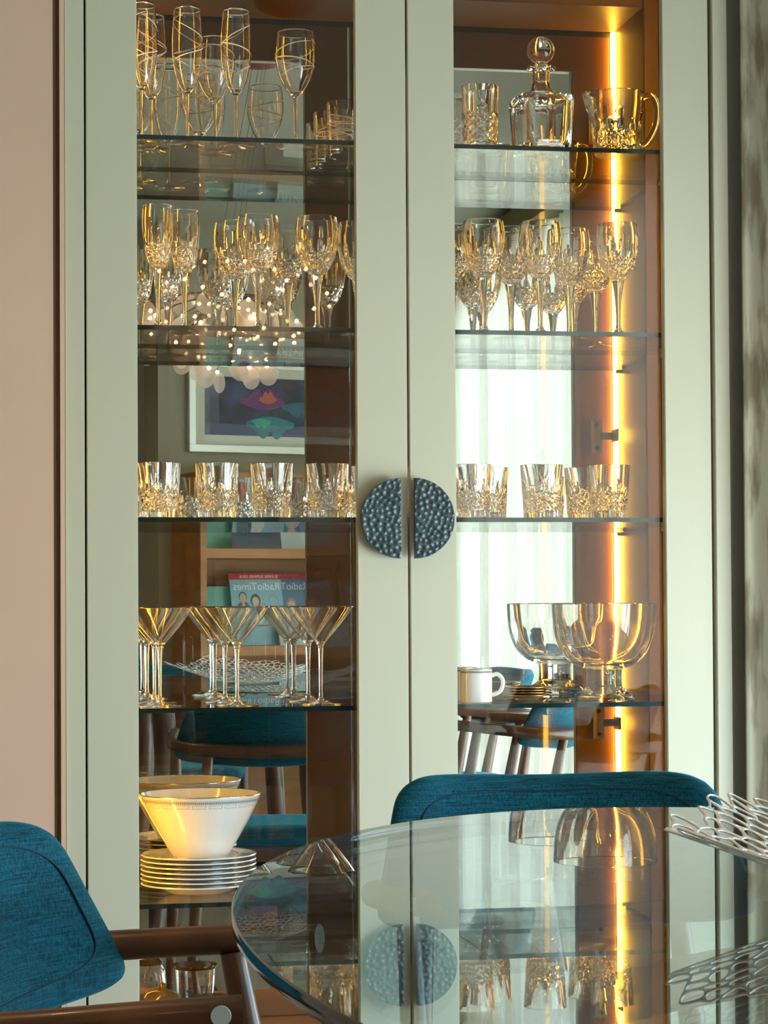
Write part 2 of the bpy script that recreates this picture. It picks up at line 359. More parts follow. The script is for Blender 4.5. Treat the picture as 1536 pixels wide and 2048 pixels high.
# hammered half-moon handles
def half_moon(sgn, parent, cx, cz, R=.0645):
    rnd = random.Random(11 if sgn > 0 else 5); seeds = []
    for _ in range(4000):
        p = (rnd.uniform(-.002, R+.004), rnd.uniform(-R-.004, R+.004))
        if all((p[0]-q[0])**2+(p[1]-q[1])**2 > .0074**2 for q in seeds): seeds.append(p)
    bm = bmesh.new(); nx, nz = 64, 128; g = {}; th = .012; y0 = -.024
    for i in range(nx+1):
        for j in range(nz+1):
            # square-to-half-disc: columns parallel to the flat edge
            x = R*math.sin(PI/2*i/nx)*.9995; hz = math.sqrt(max(R*R-x*x, 0)); z = hz*(2*j/nz-1)
            ds = sorted(((x-a)**2+(z-b)**2) for a, b in seeds[:])[0]
            h = -.0017*(1-min(ds/(.0046**2), 1.25))
            edge = min(x, R-math.hypot(x, z)); 
            if edge < .0012: h = min(h, -.0008)
            g[i, j] = bm.verts.new((cx+sgn*x, y0-h if False else y0-h*1.0, cz+z))
    for i in range(nx):
        for j in range(nz): bm.faces.new((g[i, j], g[i+1, j], g[i+1, j+1], g[i, j+1]))
    ring = [g[0, j] for j in range(nz, -1, -1)]+[g[i, 0] for i in range(1, nx+1)]+[g[i, nz] for i in range(nx, 0, -1)]
    back = [bm.verts.new((v.co.x, y0+th, v.co.z)) for v in ring]; n = len(ring)
    for k in range(n): bm.faces.new((ring[k], ring[(k+1) % n], back[(k+1) % n], back[k]))
    bm.faces.new(back)
    # two mounting posts reaching the door
    for s in (-.035, .035): box(bm, cx+sgn*.03-.005, cx+sgn*.03+.005, y0+th-.001, 0.0, cz+s-.005, cz+s+.005)
    bmesh.ops.remove_doubles(bm, verts=bm.verts[:], dist=1e-6); bmesh.ops.recalc_face_normals(bm, faces=bm.faces[:])
    for v in bm.verts: v.co.x -= OFF.x; v.co.y -= OFF.y
    o = obj('handle', bm, m_handle, parent, 38); o['label'] = 'dark hammered half-moon handle'
hx, hz = at(804, 1036, -.03); half_moon(-1, dl, hx, hz)
hx2, hz2 = at(832, 1036, -.03); half_moon(1, dr, hx2, hz2)
# shelves
SZ = [1.7235, 1.4184, 1.1112, .8067, .4964]
for z in SZ:
    bm = bmesh.new(); fs = box(bm, SIN0+.001-OFF.x, SIN1-.001-OFF.x, .031-OFF.y, .3015-OFF.y, z-.0075, z)
    for f in fs[2:]: f.material_index = 1
    obj('glass_shelf', bm, [m_shelf, m_edge], cab)
    for xs, sg in ((SIN0, 1), (SIN1, -1)):
        for yy in (.06, .265):
            bm = bmesh.new(); tube(bm, [(xs-OFF.x, yy-OFF.y, z-.0118), (xs+sg*.012-OFF.x, yy-OFF.y, z-.0118)], .0042, 10); obj('shelf_pin', bm, m_steel, cab, 40)
# led strips in the front corners
for a, b in ((SIN1-.0082, SIN1-.0002), (SIN0+.0002, SIN0+.0082)):
    cbox('led_strip', a, b, .0225, .0325, .264, ZT-.002, m_led)
# ------------------------------------------------------------------ glassware prototypes (built at origin, z=0 base)
E3 = .0002
def closed(outer, inner): return [(0, outer[0][1])]+outer+inner[::-1]+[(0, inner[0][1])]
def vg(t, w=.35):
    t = abs((t % 1)-.5)*2; return max(0, 1-t/w)
def cutfn(z0, z1, depth, n=12, k=None, zf=None, long_=None, rout=lambda i: True, nouter=0):
    """wheel-cut diamonds between z0..z1, tall wedge cuts above up to zf"""
    def fn(th, i, r, z):
        if i > nouter: return r
        u = th*n/(2*PI); d = 0
        if z0 <= z <= z1:
            v = (z-z0)/(z1-z0)*2; e = min(1, (z-z0)/.002, (z1-z)/.002+.3)
            d = max(vg(u+v, .42), vg(u-v, .42), .6*vg(u*2+v*2+.5, .3), .6*vg(u*2-v*2+.5, .3))*max(e, 0)
        elif zf and z1 < z <= zf:
            f = (z-z1)/(zf-z1); top = .55+.45*((int(u+.5) % 2)); 
            if f < top: d = vg(u+.5, .5*(1-f/top)+.06)
        elif z < z0: d = .8*vg(u*2, .8)
        return r-depth*d
    return fn
def place(o, x, y, z, label=None, group=None, rz=None):
    o.location = (x, y, z+.0003)
    o.rotation_euler = (0, 0, random.uniform(0, 6.28) if rz is None else rz)
    if label: o['label'] = label
    if group: o['group'] = group
    return o
PROTO = {}
def spawn(kind, x, y, z, label, group=None, rz=None):
    root, used = PROTO[kind]
    o = copy_tree(root) if used else root
    PROTO[kind][1] = True
    return place(o, x, y, z, label, group, rz)
def dense(a, b, n): return [(a[0]+(b[0]-a[0])*i/n, a[1]+(b[1]-a[1])*i/n) for i in range(n)]
def spiral(R_of_z, turns, za, zb, ph, wid=.0010, n=90):
    bm = bmesh.new(); pr = None
    for i in range(n+1):
        t = i/n; th = ph+turns*2*PI*t; z = za+(zb-za)*t+.004*math.sin(th*1.0); r = R_of_z(z)+.00015
        w = wid*math.sin(PI*min(max(t, .02), .98))**.4
        a = bm.verts.new((r*math.cos(th), r*math.sin(th), z-w)); b = bm.verts.new((r*math.cos(th), r*math.sin(th), z+w))
        if pr: bm.faces.new((pr[0], a, b, pr[1]))
        pr = (a, b)
    return bm
def interp(prof):
    P = sorted([(z, r) for r, z in prof])
    def f(z):
        for (z0, r0), (z1, r1) in zip(P, P[1:]):
            if z0 <= z <= z1 and z1 > z0: return r0+(r1-r0)*(z-z0)/(z1-z0)
        return P[-1][1] if z > P[-1][0] else P[0][1]
    return f
def stemware(kind, name, H, hb, bowl, stem_r, foot_r, cat, wall=.0013, cuts=None, swirl=None, m=None, nseg=56, base_solid=.006, ft=.0028):
    """bowl: list (r, z) above hb ; stem from foot to hb"""
    m = m or m_crystal; root = empty(name); root['category'] = cat
    out = sm2(bowl, 5); nin = len(out)
    zb = out[0][1]
    inner = [(max(r-wall, .0008), z) for r, z in out if z > zb+base_solid]
    inner = [(inner[0][0]*.35, zb+base_solid-.0005)]+inner
    inner[-1] = (inner[-1][0], H-.0002)
    prof = closed(out, inner)
    if cuts:
        # refine the outer wall where it is cut
        ref = []
        for a, b in zip(out, out[1:]): ref += dense(a, b, 3)
        ref.append(out[-1]); prof = closed(ref, inner); nin = len(ref)
    fn = cutfn(cuts[0], cuts[1], cuts[2], cuts[3], zf=cuts[4], nouter=nin) if cuts else None
    b = obj('bowl', lathe(prof, cuts[5] if cuts else nseg, fn=fn), m, root, 32 if cuts else True)
    st = sm2([(stem_r[0], hb-.0004), (stem_r[1], hb-(hb-ft)*.25), (stem_r[2], hb-(hb-ft)*.6), (stem_r[2]*1.05, ft+.012), (stem_r[2]*1.9, ft+.004)], 4)[::-1]
    obj('stem', lathe([(0, st[0][1])]+st+[(0, st[-1][1])], 20), m, root, 50)
    obj('foot', lathe([(0, 0), (foot_r*.97, 0), (foot_r, .0006), (foot_r*.97, .0013), (foot_r*.5, .0022), (stem_r[2]*2.1, ft+.0036), (0, ft+.0038)], 44), m, root, 50)
    if swirl:
        R_ = interp(out)
        for s in swirl: 
            o = obj('spiral_cut', spiral(R_, *s), m_frost, root, True); o['label'] = 'frosted spiral cut line'
    PROTO[kind] = [root, False]
G = 1.0
# spiral-cut champagne flute
stemware('flute_swirl', 'champagne_flute', .2235, .083, [(.0035, .0832), (.009, .089), (.0175, .106), (.0238, .135), (.0252, .158), (.0245, .185), (.0215, .2235)], (.0035, .0028, .0026), .031, 'flute',
         swirl=[(1.4, .110, .205, .4), (1.2, .200, .125, 2.6)])
stemware('goblet_swirl', 'wine_goblet', .190, .083, [(.0045, .0832), (.012, .091), (.024, .110), (.0322, .137), (.0335, .155), (.0325, .172), (.0300, .190)], (.0045, .0033, .0030), .033, 'goblet',
         swirl=[(1.3, .115, .168, .2), (1.1, .172, .128, 2.2)])
# cut crystal flute and goblet
stemware('flute_cut', 'cut_crystal_flute', .2, .098, [(.009, .0982), (.0145, .104), (.0195, .118), (.0235, .142), (.0252, .165), (.0252, .185), (.0238, .2)], (.009, .006, .004), .030, 'flute', wall=.0030,
         cuts=(.100, .138, .0021, 12, .178, 84), base_solid=.008)
stemware('goblet_cut', 'cut_crystal_goblet', .187, .092, [(.0105, .0922), (.0175, .099), (.0255, .112), (.0325, .132), (.0355, .155), (.035, .174), (.0328, .187)], (.0105, .0068, .0042), .0315, 'goblet', wall=.0032,
         cuts=(.094, .127, .0024, 14, .168, 98), base_solid=.008)
# martini
stemware('martini', 'martini_glass', .161, .092, [(.0045, .0922), (.0062, .098), (.012, .106), (.0225, .118), (.034, .132), (.0455, .147), (.0555, .161)], (.0045, .0036, .0032), .037, 'martini glass', wall=.0012, base_solid=.010)
def tumbler(kind, name, H, rb, rt, cuts=None, swirl=None, wall=.0022, base=.010, cat='tumbler', n=96):
    root = None
    out = [(rb*.93, 0), (rb, .0012)]+dense((rb, .0012), (rt, H), 44)[1:]+[(rt, H)]
    inner = [(rb*.55, base), (rb-wall*1.5, base+.003), (rt-wall, H*.9), (rt-wall*.6, H-.0003)]
    fn = cutfn(cuts[0], cuts[1], cuts[2], cuts[3], zf=cuts[4], nouter=len(out)) if cuts else None
    b = obj(name, lathe(closed(out, inner), n if cuts else 48, fn=fn), m_crystal, None, 32); b['category'] = cat
    if swirl:
        for s in swirl: o = obj('spiral_cut', spiral(interp(out), *s), m_frost, b, True); o['label'] = 'frosted spiral cut line'
    PROTO[kind] = [b, False]
tumbler('tumbler_cut', 'cut_crystal_tumbler', .089, .0305, .0358, cuts=(.014, .044, .0026, 12, .064), n=120, wall=.0034)
tumbler('tumbler_swirl', 'spiral_cut_tumbler', .092, .034, .036, swirl=[(1.5, .02, .07, 0), (1.6, .075, .03, 2), (1.2, .045, .06, 4)], base=.008, wall=.0018)
tumbler('highball_cut', 'highball_glass', .108, .030, .0305, cuts=(.012, .058, .0022, 7, .066), base=.012, wall=.003)
Y1, Y2 = .095, .17
def row(kind, items, shelf, labels, group):
    for (px, y), lb in zip(items, labels):
        x, _ = at(px, 1200, y)
        # plumb position: use the column where the foot stands
        pz = SZ[shelf]; 
        for _ in range(3): pass
        X = foot_x(px, pz, y); spawn(kind, X, y, pz, lb, group)
def foot_x(px, z, y):
    # invert: find x so that (x,y,z+.1) projects to px
    d0 = None; lo, hi = -1., 3.
    for _ in range(40):
        m_ = (lo+hi)/2; p = Vector((m_, y+DIST, z+.1-EYE)); u = 768+F*p.dot(_R)/p.dot(_f)
        if u < px: lo = m_
        else: hi = m_
    return (lo+hi)/2
row('flute_swirl', [(284, .085), (375, .10), (472, .10), (303, .155)], 0,
    ['spiral-cut champagne flute on the top shelf, cut off by the left door frame', 'spiral-cut champagne flute on the top shelf, the left one of two standing whole in view',
     'spiral-cut champagne flute on the top shelf, between the two spiral-cut goblets', 'spiral-cut champagne flute behind the leftmost flute on the top shelf'], 'spiral-cut flutes on the top shelf')
row('goblet_swirl', [(591, .10), (430, .165)], 0, ['spiral-cut wine goblet on the top shelf, tallest bowl just left of the low tumblers', 'spiral-cut wine goblet on the top shelf, set back between two flutes'], 'spiral-cut goblets on the top shelf')
row('tumbler_swirl', [(696, .175), (668, .258)], 0, ['low spiral-cut tumbler on top shelf, the front one beside the door stile', 'low spiral-cut tumbler on the top shelf, half hidden behind its twin'], 'spiral-cut tumblers on the top shelf')
PROTO_T = None
row('highball_cut', [(960, .09), (911, .16)], 0, ['tall cut crystal highball glass left of the square decanter', 'tall cut crystal highball glass at the door stile, left of its twin'], 'highball glasses on the top shelf')
row('flute_cut', [(316, .085), (369, .13)], 1, ['cut crystal champagne flute on the second shelf, farthest left', 'cut crystal champagne flute on the second shelf, standing behind and right of its twin'], 'cut crystal flutes on the second shelf')
row('goblet_cut', [(516, .085), (634, .085), (716, .13), (470, .155), (575, .185)], 1,
    ['cut crystal goblet on the second shelf, middle of the left door', 'cut crystal goblet on the second shelf, rightmost one whole in the left door', 'cut crystal goblet on the second shelf, half hidden by the left door stile',
     'cut crystal goblet tucked behind the middle second-shelf goblet of the left door', 'cut crystal goblet, back row of second shelf, between two front goblets of left door'], 'cut crystal goblets on the second shelf')
row('goblet_cut', [(967, .08), (1080, .08), (1236, .08), (905, .14), (1022, .15), (1138, .15), (1190, .23)], 1,
    ['cut crystal goblet, second shelf front row, leftmost whole one in the right door', 'cut crystal goblet in the front row of the second shelf, middle of the right door', 'cut crystal goblet nearest the bright light strip, front row of the second shelf',
     'cut crystal goblet in the back row, half hidden by the right door stile', 'cut crystal goblet, back row, between the first two front goblets of right door', 'cut crystal goblet in the back row, just right of the middle front goblet', 'cut crystal goblet in the back row, just left of the light strip'], 'cut crystal goblets on the second shelf')
row('tumbler_cut', [(317, .085), (434, .085), (543, .085), (654, .085), (730, .155)], 2,
    ['cut crystal tumbler on the third shelf, brightest amber, against the left door frame', 'cut crystal tumbler on the third shelf, second from the left in front', 'cut crystal tumbler on the third shelf, third from the left in front',
     'cut crystal tumbler on the third shelf, the whole one nearest the left half-moon handle', 'cut crystal tumbler on the third shelf, just a sliver showing beside the left handle stile'], 'cut crystal tumblers on the third shelf')
row('tumbler_cut', [(940, .085), (1083, .085), (1217, .085), (975, .165), (1170, .165)], 2,
    ['cut crystal tumbler on the third shelf beside the right half-moon handle', 'cut crystal tumbler on the third shelf, front middle of the right door', 'cut crystal tumbler on the third shelf in front of the light strip',
     'cut crystal tumbler in the back row, behind the one beside the right handle', 'cut crystal tumbler in the back row, left of the light strip'], 'cut crystal tumblers on the third shelf')
row('martini', [(320, .094), (474, .094), (641, .094), (309, .212), (450, .212), (616, .212)], 3,
    ['martini glass on the fourth shelf, front row, farthest left', 'martini glass on the fourth shelf, front row, middle of three', 'martini glass on the fourth shelf, front row, nearest the door stile',
     'martini glass on the fourth shelf, back row, behind the leftmost', 'martini glass on the fourth shelf, back row, behind the middle one', 'martini glass on the fourth shelf, back row, behind the right one'], 'martini glasses on the fourth shelf')
# decanter
def square_loft(secs, n=40, pw=5, bm=None):
    """secs: (half, z, squareness)"""
    bm = bm or bmesh.new(); rings = []
    for h, z, p in secs:
        if h < 1e-6: rings.append([bm.verts.new((0, 0, z))]); continue
        rg = []
        for k in range(n):
            a = 2*PI*(k+.5)/n; c, s = math.cos(a), math.sin(a); q = (abs(c)**p+abs(s)**p)**(-1/p); rg.append(bm.verts.new((h*q*c, h*q*s, z)))
        rings.append(rg)
    for a, b in zip(rings, rings[1:]):
        for k in range(n):
            k2 = (k+1) % n
            if len(a) == 1: bm.faces.new((a[0], b[k2], b[k]))
            elif len(b) == 1: bm.faces.new((a[k], a[k2], b[0]))
            else: bm.faces.new((a[k], a[k2], b[k2], b[k]))
    bmesh.ops.recalc_face_normals(bm, faces=bm.faces[:]); return bm
dec = tag(empty('decanter'), 'square crystal decanter with a round ball stopper on the top shelf', 'decanter')
obj('body', square_loft([(0, .001, 8), (.036, .001, 9), (.0395, .0, 9), (.041, .003, 9), (.0435, .05, 9), (.0455, .086, 9), (.0445, .0925, 8), (.036, .0965, 5), (.021, .101, 2.5), (.0160, .108, 2), (.0145, .118, 2), (.0145, .128, 2), (.0145, .1375, 2), (.023, .1395, 2), (.0245, .142, 2), (.023, .1445, 2), (.0145, .146, 2), (.0110, .146, 2), (.0108, .120, 2), (.012, .112, 2), (.024, .094, 3), (.033, .090, 6), (.036, .084, 9), (.0325, .018, 9), (.030, .0115, 6), (0, .011, 4)], 56), m_crystal, dec, 35)
obj('stopper', lathe(sm2([(0.0001, .122), (.009, .1225), (.0100, .146), (.0125, .1475), (.0105, .151), (.0098, .153)], 3)+[(.023*math.sin(a), .1735-.023*math.cos(a)) for a in [.45+i*(PI-.46)/18 for i in range(18)]]+[(0, .1965)], 40), m_crystal, dec, 35)
place(dec, foot_x(1082, SZ[0], .09), .09, SZ[0], rz=.12)
# crystal jug
jug = tag(empty('crystal_jug'), 'heavy cut crystal water jug with a loop handle, glowing amber on the top shelf', 'jug')
o_ = [(.036, 0), (.0385, .0015)]+dense((.0385, .0015), (.0415, .05), 16)[1:]+dense((.0415, .05), (.046, .082), 10)+dense((.046, .082), (.047, .103), 6)+[(.0475, .104)]
i_ = [(.02, .010), (.034, .013), (.0375, .05), (.0425, .082), (.0445, .1035)]
cf = cutfn(.006, .036, .0026, 12, zf=.07, nouter=len(o_))
def jfn(th, i, r, z):
    r = cf(th, i, r, z); d = math.cos(th-PI); 
    if d > .72 and z > .055: r += (d-.72)/.28*.010*((z-.055)/.049)
    return r
obj('body', lathe(closed(o_, i_), 96, fn=jfn), m_crystal, jug, 32)
bm = bmesh.new(); tube(bm, smoothpts([(.0440, 0, .096), (.056, 0, .1015), (.066, 0, .097), (.071, 0, .080), (.069, 0, .055), (.0605, 0, .034), (.052, 0, .022), (.042, 0, .018)], 5), .0062, 14)
obj('handle', bm, m_crystal, jug, 50)
place(jug, foot_x(1232, SZ[0], .09), .09, SZ[0], rz=-.08)
# footed punch bowl
pb = tag(empty('punch_bowl'), 'large clear crystal punch bowl on a pedestal foot, fourth shelf at right', 'bowl')
ob = sm2([(.031, .052), (.040, .0545), (.058, .064), (.074, .083), (.084, .110), (.0875, .140), (.0885, .162)], 5)
ib = [(max(r-.0045, .001), z+.004) for r, z in ob if z > .060]; ib[-1] = (.0855, .1618)
def bfn(th, i, r, z):
    return r*(1-.008*abs(math.cos(th*6)) * (1 if .066 < z < .13 else .0)) if i < len(ob) else r
obj('bowl', lathe(closed(ob, [(.02, .0585)]+ib), 72, fn=bfn), m_crystal, pb, 35)
obj('pedestal', lathe([(0, .0102), (.048, .0102), (.036, .0165), (.0305, .0215), (.0295, .030), (.0298, .046), (.031, .0517), (0, .0517)], 48), m_crystal, pb, 40)
obj('foot', lathe([(0, 0), (.0500, 0), (.0515, .002), (.0512, .006), (.048, .0098), (0, .0100)], 56), m_crystal, pb, 40)
place(pb, foot_x(1208, SZ[3], .135), .135, SZ[3], rz=0)
# mugs
def mug_proto():
    r = empty('china_mug'); r['category'] = 'mug'
    obj('body', lathe(closed([(.0235, 0), (.0262, .0015), (.0262, .056)], [(.015, .004), (.0243, .006), (.0246, .0558)]), 48), m_china, r, 40)
    obj('patterned_band', lathe([(.02635, .0495), (.0264, .0495), (.0264, .0525), (.02635, .0525)], 48), m_greek, r, True)
    obj('rim_band', lathe([(.02635, .0545), (.0265, .0545), (.0265, .0556), (.02635, .0556)], 48), m_platinum, r, True)
    bm = bmesh.new(); tube(bm, smoothpts([(.0258, 0, .044), (.034, 0, .047), (.0425, 0, .040), (.044, 0, .030), (.039, 0, .018), (.0258, 0, .012)], 4), .0024, 10, flat=1.5); obj('handle', bm, m_china, r, True)
    PROTO['mug'] = [r, False]
mug_proto()
spawn('mug', foot_x(952, SZ[3], .08), .08, SZ[3], 'white china mug with a grey patterned rim band, front one beside the door stile', 'china mugs', rz=-.15)
spawn('mug', foot_x(925, SZ[3], .16), .165, SZ[3], 'white china mug with a grey patterned rim band, behind the front mug', 'china mugs', rz=-.4)
# patterned saucers
def plate_mesh(R, h, wr, th=.0028):
    prof = [(R*wr*.55, 0), (R*wr*.6, .0), (R*wr*.98, .003), (R*.74, h*.86), (R, h), (R*.995, h+.0018), (R*.74, h*.86+th), (R*wr, .0032+th*.6), (0, .0028)]
    return lathe([(0, .0008)]+prof, 56)
def saucer():
    r = empty('patterned_saucer'); r['category'] = 'saucer'
    obj('saucer_plate', plate_mesh(.042, .0065, .62), mat('mosaic_gilt', (.30, .22, .12), .25, .5), r, 40)
    obj('gilt_rim', lathe([(.0415, .0068), (.0424, .0068), (.0424, .0085), (.0415, .0085)], 48), m_gold, r, True)
    PROTO['saucer'] = [r, False]
saucer()
for i, w in enumerate(['lowest', 'second lowest', 'second from top', 'topmost']):
    spawn('saucer', foot_x(1050, SZ[3], .20), .185, SZ[3]+i*.0044, 'small gilt-rimmed patterned saucer between mug and bowl, %s in stack' % w, 'stacked gilt saucers')
# soup plates and white bowl
def plates():
    r = empty('soup_plate'); r['category'] = 'plate'
    obj('plate_body', plate_mesh(.0955, .017, .56, .0032), m_china, r, 40)
    obj('rim_band', lathe([(.0935, .0188), (.0950, .0189), (.0950, .0191), (.0935, .0190)], 64), m_platinum, r, True)
    obj('inner_band', lathe([(.0640, .0172), (.0652, .0174), (.0652, .0178), (.0640, .0176)], 64), m_platinum, r, True)
    PROTO['plate'] = [r, False]
plates(); px_, py_ = foot_x(397, SZ[4], .155), .155
nm = ['bottom', 'second from bottom', 'third from bottom', 'middle', 'third from top', 'second from top', 'top']
for i in range(7): spawn('plate', px_, py_, SZ[4]+i*.0078, 'white soup plate with platinum rim under the white bowl, %s' % nm[i], 'stacked soup plates')
wb = tag(empty('serving_bowl'), 'large white china bowl with a grey key-pattern band standing on the soup plates', 'bowl')
o2 = sm2([(.040, 0), (.046, .006), (.0585, .028), (.076, .058), (.0915, .088), (.1005, .110)], 4); R2 = interp(o2)
obj('bowl_body', lathe(closed(o2, [(.03, .005), (.043, .008)]+[(r-.0028, z) for r, z in o2 if z > .012]), 80), m_china, wb, 40)
obj('rim_band', lathe([(R2(.1086)+.0002, .1086), (R2(.1098)+.0003, .1098), (.0990, .1106), (.0975, .1100)], 80), m_platinum, wb, True)
bm = bmesh.new()
def patch(a0, a1, z0, z1, n=3):
    ps = []
    for k in range(n+1):
        a = a0+(a1-a0)*k/n; ps.append([bm.verts.new(((R2(z)+.0007)*math.cos(a), (R2(z)+.0007)*math.sin(a), z)) for z in (z0, z1)])
    for p, q in zip(ps, ps[1:]): bm.faces.new((p[0], q[0], q[1], p[1]))
N = 22
for k in range(N):     # open key boxes
    a0 = 2*PI*k/N; a1 = a0+2*PI/N*.8; t = .006
    patch(a0, a1, .0915, .0920); patch(a0, a0+t, .092, .0962, 1); patch(a1-t, a1, .092, .0962, 1); patch(a0, a1, .0962, .0966)
for k in range(180): patch(2*PI*k/180, 2*PI*(k+.45)/180, .0995, .1025, 1)
patch(0, 2*PI, .0985, .0990, 80); patch(0, 2*PI, .1030, .1034, 80); patch(0, 2*PI, .1048, .1051, 80)
obj('key_pattern_band', bm, m_greek, wb)
place(wb, px_+.003, py_, SZ[4]+6*.0078+.0072, rz=.2)
m_lid = mat('tinted_lid', (.20, .13, .04), .12, .6)
# sugar bowl and oval dish on the cabinet base
sb = tag(empty('glass_sugar_bowl'), 'small rounded amber-lit glass jar with a domed lid on the cabinet base', 'jar')
obj('body', lathe(closed(sm2([(.020, 0), (.027, .006), (.0315, .024), (.030, .044), (.025, .054)], 4), [(.015, .006), (.024, .012), (.0285, .026), (.0225, .0535)]), 48), m_thin, sb, 40)
obj('lid', lathe([(0, .0548), (.025, .0548), (.0265, .057), (.022, .063), (.010, .067), (.004, .069), (.005, .074), (0, .077)], 40), m_lid, sb, 40)
for o in sb.children: o.scale = (1.12, 1.12, 1.25)
x_ = foot_x(325, .262, .12); place(sb, x_, .12, .262, rz=0)
od = tag(empty('lidded_dish'), 'round glass dish with flat lid, right of the glass jar on the cabinet base', 'dish')
obj('body', lathe(closed([(.026, 0), (.034, .010), (.037, .060)], [(.02, .006), (.032, .012), (.035, .0595)]), 48), m_thin, od, 40)
obj('lid', lathe([(0, .0605), (.039, .0605), (.0405, .063), (.040, .0665), (0, .0670)], 48), m_lid, od, 40)
x_ = foot_x(429, .262, .12); place(od, x_, .13, .262, rz=0)

# ------------------------------------------------------------------ table
TX, TY, TZ, TA, TB = .653, -2.106, .7513, .484, .892
tbl = tag(empty('dining_table', (TX, TY, 0)), 'oval glass-topped dining table with a green-blue edge in front of the cabinet', 'table')
bm = bmesh.new(); n = 160; th = .012; rings = []
for (s, z) in ((1-.0025, TZ-th), (1, TZ-th+.0015), (1, TZ-.0015), (1-.0025, TZ)):
    rings.append([bm.verts.new((TA*s*math.cos(2*PI*k/n), TB*s*math.sin(2*PI*k/n), z)) for k in range(n)])
f = bm.faces.new(rings[0][::-1]); f.material_index = 0
f = bm.faces.new(rings[3]); f.material_index = 0
for a, b in zip(rings, rings[1:]):
    for k in range(n):
        f = bm.faces.new((a[k], a[(k+1) % n], b[(k+1) % n], b[k])); f.material_index = 1; f.smooth = True
obj('glass_top', bm, [m_table, m_table_edge], tbl)
for sx, sy in ((-1, 1), (1, 1), (1, -1), (-1, -1)):
    bm = bmesh.new(); tube(bm, smoothpts([(sx*.20, sy*.42, TZ-th-.010), (sx*.19, sy*.38, .5), (sx*.23, sy*.46, 0.0)], 4), [.030]*4+[.027]*3+[.018]*2, 14)
    lg = obj('leg', bm, m_wood, tbl, 50)
    o = obj('metal_puck', lathe([(0, 0), (.022, 0), (.022, .008), (0, .008)], 24), m_steel, lg, 40); o.location = (sx*.20, sy*.42, TZ-th-.0096)
for sy in (-1, 1):
    bm = bmesh.new(); tube(bm, smoothpts([(-.19, sy*.39, .62), (0, sy*.36, .66), (.19, sy*.39, .62)], 5), .016, 12, flat=1.4); obj('cross_rail', bm, m_wood, tbl, 50)
# silver mesh bowl
def mesh_bowl():
    bm = bmesh.new(); rnd = random.Random(3); R = .216; s = .0108; P = {}
    hexes = []
    nr = int(R/s)+2
    def key(x, y): return (round(x*1e4), round(y*1e4))
    for q in range(-nr, nr+1):
        for r_ in range(-nr, nr+1):
            cx_, cy_ = s*math.sqrt(3)*(q+r_/2), s*1.5*r_
            if math.hypot(cx_, cy_) > R*(1-.05*math.sin(5*math.atan2(cy_, cx_))): continue
            vs = []
            for k in range(6):
                a = PI/6+k*PI/3; x, y = cx_+s*math.cos(a), cy_+s*math.sin(a); kk = (round(x/s*20), round(y/s*20))
                if kk not in P:
                    j = noise.noise_vector(Vector((x*75, y*75, 3.1)))*.013
                    X, Y = x+j.x, y+j.y; rr = math.hypot(X, Y); an = math.atan2(Y, X)
                    z = .004+.052*(max(0, rr-.075)/(R-.075))**1.15+.008*math.sin(3*an+1)*(rr/R)**3+.005*math.sin(7*an)*(rr/R)**4
                    P[kk] = bm.verts.new((X, Y, max(z, .0045)))
                vs.append(P[kk])
            try: bm.faces.new(vs)
            except ValueError: pass
    return bm
mb = obj('wire_mesh_bowl', mesh_bowl(), m_silver)
w = mb.modifiers.new('w', 'WIREFRAME'); w.thickness = .0032; w.use_even_offset = False; w.use_boundary = True
w = mb.modifiers.new('s', 'SUBSURF'); w.levels = 1; w.render_levels = 1
for p in mb.data.polygons: p.use_smooth = True
mb.location = (.718, -2.02, TZ+.0005); mb.rotation_euler = (0, 0, 2.2)
tag(mb, 'wide silver openwork bowl of organic coral-like mesh on the glass table', 'bowl')

